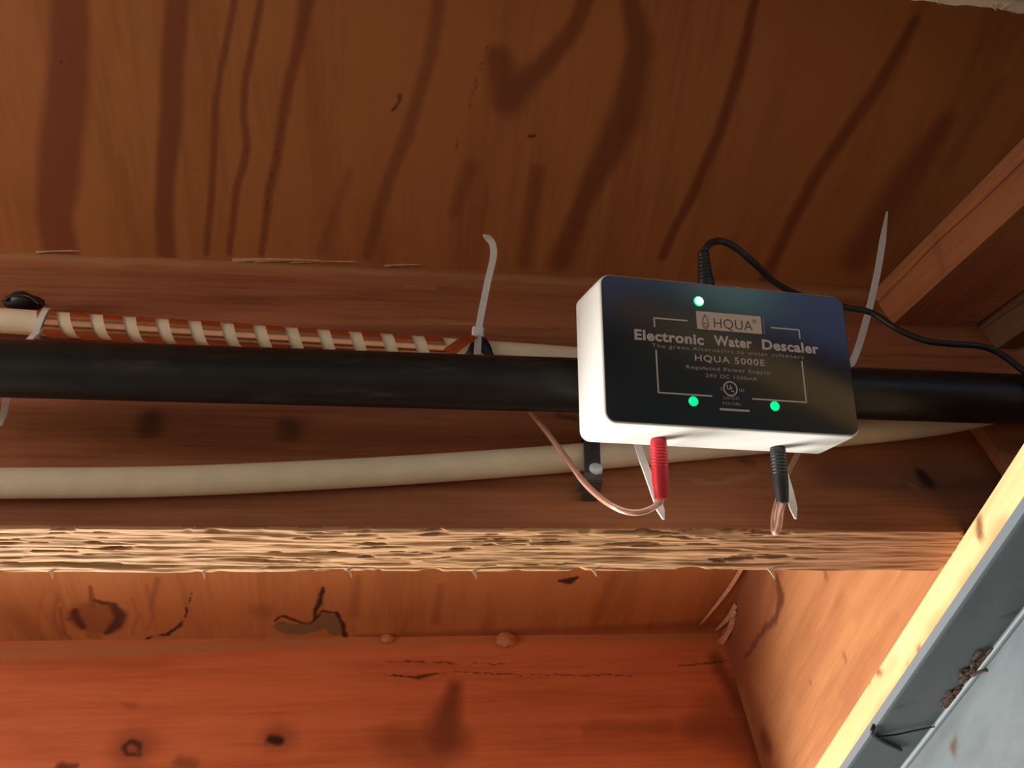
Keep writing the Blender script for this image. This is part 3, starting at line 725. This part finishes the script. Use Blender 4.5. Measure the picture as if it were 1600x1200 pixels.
# ================================================================== DESCALER BOX
BO = np.array((0.10596, 0.26371, 0.40737 + CZ))
BW = np.array((0.99374, 0.09868, 0.05234)); BU = np.array((0.00846, -0.53375, 0.84560)); BN = np.array((0.11138, -0.83986, -0.53125))
W_, H_, D_ = 0.150, 0.0848, 0.0395
def bx(u, v, d=0.0):
    """box coordinates in mm: u right, v down, d out of the front"""
    return BO + BW * u * .001 - BU * v * .001 + BN * d * .001
ctr = bx(75, 42.4, -20)
box = thing('descaler_box', 'white electronic water descaler box with a glossy black label, hanging in the middle', 'descaler', ctr)
def rrect(u0, v0, u1, v1, r, n=7):
    pts = []
    for cx, cy, a0 in ((u1 - r, v0 + r, -90), (u1 - r, v1 - r, 0), (u0 + r, v1 - r, 90), (u0 + r, v0 + r, 180)):
        for i in range(n + 1):
            a = math.radians(a0 + 90 * i / n); pts.append((cx + r * math.cos(a), cy + r * math.sin(a)))
    return pts
def loft(sections, cap0=True, cap1=True):
    V = []; Fc = []; n = len(sections[0][0])
    for pts, d in sections: V += [bx(u, v, d) for u, v in pts]
    for i in range(len(sections) - 1):
        for j in range(n):
            k = (j + 1) % n; Fc.append((i * n + j, i * n + k, (i + 1) * n + k, (i + 1) * n + j))
    if cap0: Fc.append(tuple(range(n))[::-1])
    if cap1: Fc.append(tuple((len(sections) - 1) * n + j for j in range(n)))
    return np.array(V), Fc
def sec(g, r): return rrect(-g, -g * .6, 150 + g, 84.8 + g * .6, r)
body = loft([(sec(-2.0, 4.5), -39.5), (sec(.6, 5.5), -38.9), (sec(1.6, 6), -37.5), (sec(1.4, 6), -30), (sec(.3, 6), -4), (sec(0, 6), -1.6), (sec(-.5, 5.8), -.6), (sec(-1.2, 5.5), -.2)])
ob = part('housing', body, M_BOX, box, True)
lab = part('front_panel', loft([(rrect(1.0, 1.0, 149, 83.6, 5.2), -.35), (rrect(1.0, 1.0, 149, 83.6, 5.2), .35), (rrect(1.3, 1.3, 148.7, 83.3, 5), .55)]), M_LABEL, box)
lab['label'] = 'glossy black front panel with printed lettering'

def flat(polys, d0=.56, d1=.64):
    """printed flat shapes in panel coordinates"""
    vf = []
    for p in polys: vf.append(loft([(p, d0), (p, d1)]))
    return merge(*vf)
def rect(u0, v0, u1, v1): return [(u0, v0), (u1, v0), (u1, v1), (u0, v1)]
def pprint(name, vf, mat): return part(name, vf, mat, box, parent=lab)

def text(name, s, u0, u1, base, h, mat, bold=0.0, d=.60, sp=1.0):
    cu = bpy.data.curves.new('lettering', 'FONT'); cu.body = s; cu.size = 1.0; cu.offset = bold; cu.space_character = sp; cu.fill_mode = 'FRONT'; cu.resolution_u = 4
    to = bpy.data.objects.new('lettering', cu); COL.objects.link(to)
    dg = bpy.context.evaluated_depsgraph_get(); me = bpy.data.meshes.new_from_object(to.evaluated_get(dg))
    V = np.array([v.co[:] for v in me.vertices]); Fc = [tuple(p.vertices) for p in me.polygons]
    bpy.data.objects.remove(to); bpy.data.curves.remove(cu); bpy.data.meshes.remove(me)
    x0, x1 = V[:, 0].min(), V[:, 0].max()
    capmax = 0.69 + bold
    V2 = np.array([bx(u0 + (p[0] - x0) / (x1 - x0) * (u1 - u0), base - p[1] / capmax * h, d) for p in V])
    o = pprint(name, (V2, Fc), mat); return o
text('lettering', 'Electronic', 18.5, 59.0, 37.2, 5.9, M_INK, .035, sp=1.08)
text('lettering', 'Water', 65.1, 88.1, 37.0, 5.9, M_INK, .035, sp=1.08)
text('lettering', 'Descaler', 94.3, 129.6, 37.0, 5.9, M_INK, .035, sp=1.08)
text('lettering', 'The green Alternative to water softeners', 28.2, 119.5, 41.0, 2.2, M_INKD, .01, sp=1.2)
text('lettering', 'HQUA 5000E', 53.0, 94.9, 46.9, 3.6, M_INK, .008, sp=1.15)
text('lettering', 'Regulated Power Supply:', 47.5, 98.6, 51.7, 2.0, M_INKD, .02, sp=1.15)
text('lettering', '24V DC 1500mA', 58.6, 89.4, 55.9, 2.1, M_INKD, .02, sp=1.15)
text('lettering', 'LISTED', 68.2, 77.6, 67.8, 1.6, M_INKD, .0)
text('lettering', 'E251086', 67.4, 78.2, 70.9, 1.6, M_INKD, .0)
text('lettering', 'c', 66.6, 68.0, 62.9, 2.6, M_INKD, .0)
text('lettering', 'us', 78.0, 81.0, 62.9, 2.6, M_INKD, .0)
text('lettering', 'U', 70.6, 72.9, 62.0, 2.7, M_INK, .02)
text('lettering', 'L', 73.2, 74.8, 63.3, 2.7, M_INK, .02)
ring = []
n = 40
V = []; Fc = []
for i in range(n):
    a = 2 * math.pi * i / n
    for r in (3.55, 4.3): V.append(bx(72.7 + r * math.cos(a), 61.6 + r * math.sin(a), .6))
for i in range(n):
    j = (i + 1) % n; Fc.append((2 * i, 2 * i + 1, 2 * j + 1, 2 * j))
pprint('listing_mark_ring', (V, Fc), M_INK)
pprint('logo_plate', flat([rect(55.6, 17.5, 95.0, 28.1)], .56, .60), M_LOGO)
text('logo_lettering', 'HQUA', 65.9, 89.4, 26.6, 5.7, M_LOGOT, -.004, d=.64, sp=1.05)
text('logo_lettering', '\u00ae', 89.7, 92.2, 22.2, 2.4, M_LOGOT, .0, d=.64)
# water drop
drop = []
for i in range(33):
    a = math.pi * 2 * i / 32; r = 2.9
    x = r * math.sin(a) * (math.sin(a / 2) ** 1.1); y = -math.cos(a)
    drop.append((x, y))
V = []; Fc = []; n = len(drop) - 1
for i in range(n):
    x, y = drop[i]
    for k in (1.0, .72): V.append(bx(60.8 + x * k, 23.3 + (y * 4.6 - .1) * k + (1 - k) * 1.2, .63))
for i in range(n):
    j = (i + 1) % n; Fc.append((2 * i, 2 * i + 1, 2 * j + 1, 2 * j))
pprint('logo_drop', (V, Fc), M_DROP)
pprint('logo_drop_wave', flat([rect(59.2, 24.2, 62.6, 24.8), rect(59.4, 25.6, 62.3, 26.1)], .6, .64), M_DROP)
pprint('divider_bar', flat([rect(96.1, 17.3, 96.9, 28.2)]), M_BAR)
q = .85
for r in (rect(30, 23.5, 50.2, 23.5 + q), rect(30, 23.5, 30 + q, 29.2), rect(100.7, 23.2, 118.6, 23.2 + q), rect(118.0, 23.2, 118.6 + .25, 29.0),
          rect(30.1, 42.4, 30.1 + q, 66.9), rect(30.1, 66.1, 61.5, 66.1 + q), rect(117.7, 42.3, 117.7 + q, 66.9), rect(85.3, 66.1, 118.5, 66.1 + q), rect(65.4, 73.0, 83.0, 74.2)):
    pprint('frame_line', flat([r]), M_INK)

def led(u, v, r, mat):
    V = []; Fc = []; n = 20; rings = [(r, .3), (r, .9), (r * .86, 1.35), (r * .55, 1.7), (r * .2, 1.85)]
    for rad, d in rings:
        for i in range(n): a = 2 * math.pi * i / n; V.append(bx(u + rad * math.cos(a), v + rad * math.sin(a), d))
    for k in range(len(rings) - 1):
        for i in range(n): j = (i + 1) % n; Fc.append((k * n + i, k * n + j, (k + 1) * n + j, (k + 1) * n + i))
    Fc.append(tuple((len(rings) - 1) * n + i for i in range(n)))
    o = part('indicator_light', (V, Fc), mat, box, True)
    if mat is M_LED1:
        o.data.materials.append(M_LED)
        for p in o.data.polygons:
            if p.index < 2 * n: p.material_index = 1
    return o
led(57.7, 11.7, 3.0, M_LED1)['label'] = 'brightest green indicator light'
led(50.3, 70.2, 2.75, M_LED); led(98.5, 69.9, 2.75, M_LED)

# ------------------------------------------------------------------ antenna leads
def boot(u, d, L, prof, ribs, rib_from, rib_to):
    path = []; rad = []; n = 90
    for i in range(n + 1):
        s = i / n
        p = bx(u, 85.75 + (L - .85) * s, -d); path.append(p)
        r = np.interp(s, [q[0] for q in prof], [q[1] for q in prof])
        if rib_from < s < rib_to: r *= 1 + .045 * math.cos((s - rib_from) / (rib_to - rib_from) * ribs * 2 * math.pi)
        rad.append(r * .001)
    return tube(path, rad, 28)
red = thing('antenna_lead', 'copper antenna lead with a red plug, under the left of the box', 'lead', bx(39.4, 84.9, -24), 'antenna leads under the box')
part('plug', boot(39.4, 24, 34, [(0, 4.3), (.05, 4.6), (.12, 4.55), (.45, 4.75), (.7, 4.7), (1, 3.7)], 7, .10, .48), M_RED, red, True)['label'] = 'red ribbed plug'
tip = bx(39.6, 84.9 + 33, -24)
pts = [tip, at(1030, 786, 1, tip[1] + .002), at(1012, 797, 1, .357), at(990, 801, 1, .358), at(966, 795, 1, .360), at(940, 779, 1, .364), at(914, 755, 1, .368), at(893, 727, 1, .371), at(868, 693, 1, .373), at(848, 667, 1, .374), at(828, 643, 1, .375), at(800, 610, 1, .3745), at(770, 575, 1, .3725), at(752, 555, 1, .372)]
part('wire', tube(catmull(pts, 8), .0018, 12), M_WIRE, red, True)
blk = thing('antenna_lead', 'copper antenna lead with a black plug, under the right of the box', 'lead', bx(114.5, 84.9, -28), 'antenna leads under the box')
part('plug', boot(114.5, 28, 33, [(0, 4.2), (.05, 4.5), (.4, 4.4), (.7, 4.2), (1, 3.3)], 7, .10, .52), M_BLACK, blk, True)['label'] = 'black ribbed plug'
tip = bx(114.6, 84.9 + 32, -28)
pts = [tip, at(1220, 800, 1, tip[1] + .001), at(1217, 822, 1, tip[1] + .004), at(1211, 832, 1, tip[1] + .007), at(1209, 818, 1, tip[1] + .011), at(1212, 795, 1, tip[1] + .013), at(1221, 765, 1, .378), at(1232, 738, 1, .379), at(1246, 710, 1, .379), at(1262, 670, 1, .377), at(1270, 640, 1, .376)]
part('wire', tube(catmull(pts, 8), .0018, 12), M_WIRE, blk, True)

# ------------------------------------------------------------------ power cord
cord = thing('power_cord', 'black power cord plugged into the top of the box and trailing right', 'cord', bx(70.5, -.95, -14))
path = []; rad = []
for i in range(61):
    s = i / 60; path.append(bx(70.5 - 1.5 * s, -.95 - 25.5 * s, -14 + 2 * s))
    r = np.interp(s, [0, .3, .34, .95, 1], [5.0, 4.8, 4.3, 3.2, 2.3])
    if .36 < s < .9: r *= 1 + .07 * math.cos((s - .36) / .54 * 6 * 2 * math.pi)
    rad.append(r * .001)
part('plug', tube(path, rad, 24), M_BLACK, cord, True)
top = path[-2]
pts = [top, at(1103.5, 387, 1, top[1] - .002), at(1109, 380.5, 1, top[1] - .002), at(1120, 377, 1, top[1] - .001), at(1134, 379, 1, top[1]), at(1152, 389, 1, top[1] + .003), at(1178, 411, 1, top[1] + .010), at(1212, 442, 1, .300), at(1262, 466, 1, .322), at(1320, 480, 1, .328), at(1362, 489, 1, .328), at(1400, 513, 1, .328), at(1442, 531, 1, .328), at(1482, 537, 1, .328), at(1532, 541, 1, .329), at(1565, 554, 1, .331), at(1600, 580, 1, .334), at(1650, 615, 1, .336), at(1720, 640, 1, .338)]
part('cable', tube(catmull(pts, 8), .0021, 14), M_BLACK, cord, True)

# cable ties holding the box to the black pipe (heads hidden behind it)
YBp = .348
def ang(d): return math.radians(d)
tie((1005, 605), YBp, bp, [at(990, 665, 1, .368), at(998, 700, 1, .366), at(1014, 745, 1, .364), at(1027, 782, 1, .363), at(1037, 811, 1, .362)],
    'white cable tie tail hanging behind the red plug', RB + .0006, head_ang=ang(200), w=.0045, headsize=(.007, .006, .005))
tie((1215, 611), YBp, bp, [at(1205, 680, 1, .370), at(1222, 730, 1, .368), at(1234, 770, 1, .366), at(1243, 810, 1, .365)],
    'white cable tie tail peeking out behind the black plug', RB + .0006, head_ang=ang(200), w=.0045, headsize=(.007, .006, .005))
tie((1296, 614), .351, bp, [at(1322, 572, 1, .349), at(1336, 556, 1, .346), at(1355, 495, 1, .342), at(1372, 420, 1, .326), at(1386, 331, 1, .305)],
    'long straight white cable tie tail rising beside the right end of the box', RB + .0006, head_ang=ang(12), w=.0045, headsize=(.007, .006, .005))

# ------------------------------------------------------------------ strap clamp on the lower pipe
c, T = pipe_frame(lp, (925, 713), YL); u, f = ring_axes(T)
cl = thing('pipe_clamp', 'dark strap clamp with a silver bolt on the lower pipe, left below the box', 'clamp', c)
YS = c[1] - .0104
sx = at(924, 676, 1, YS).x; sx2 = at(926, 741, 1, YS).x
zt = at(925, 676, 1, YS).z; zb = at(928, 741, 1, YS).z
pth = [np.array((sx, YA0 - .001, zt + .003)), np.array((sx, YS + .003, zt + .002)), np.array((sx, YS, zt)), np.array(((sx + sx2) / 2, YS, (zt + zb) / 2)), np.array((sx2, YS, zb)), np.array((sx2, YS + .002, zb - .0022)), np.array((sx2, YA0 - .001, zb - .003))]
part('strap', ribbon(pth, (1, 0, 0), .0100, .0018), M_STRAP, cl)
part('bracket', bevel_box((sx2 - .001, YS + .0075, zb - .0012), ID, (.0150, .010, .0045), .0006, 1), M_STRAP, cl)
pb = np.array(at(931, 733, 1, YS - .001))
def bolt(pb):
    V = []; Fc = []; n = 18
    for r, dy in ((.0041, .003), (.0041, -.0012), (.0032, -.0022), (.001, -.0026)):
        for i in range(n): a = 2 * math.pi * i / n; V.append(pb + np.array((r * math.cos(a), dy, r * math.sin(a))))
    for k in range(3):
        for i in range(n): j = (i + 1) % n; Fc.append((k * n + i, k * n + j, (k + 1) * n + j, (k + 1) * n + i))
    Fc.append(tuple(3 * n + i for i in range(n))); return V, Fc
part('bolt', bolt(pb), M_BOLT, cl, True)

# ------------------------------------------------------------------ small lumps on the far joist
for (x, y, r, sd_, labl) in ((790, 999, .0115, 5, 'tan mud lump stuck where the red joist meets the plywood, larger one'), (605, 995, .0065, 8, 'tan mud lump stuck where the red joist meets the plywood, smaller one')):
    p = at(x, y, 1, YB0 - .004)
    p.z = min(p.z, ZC - r * .6)
    V, Fc = lump(p, r, M_LUMP, sd_, (1.1, .6, 1.0))
    tag(mesh_obj('mud_lump', V, Fc, M_LUMP, loc=p, smooth_=True), labl, 'mud lump', 'mud lumps on the red joist')
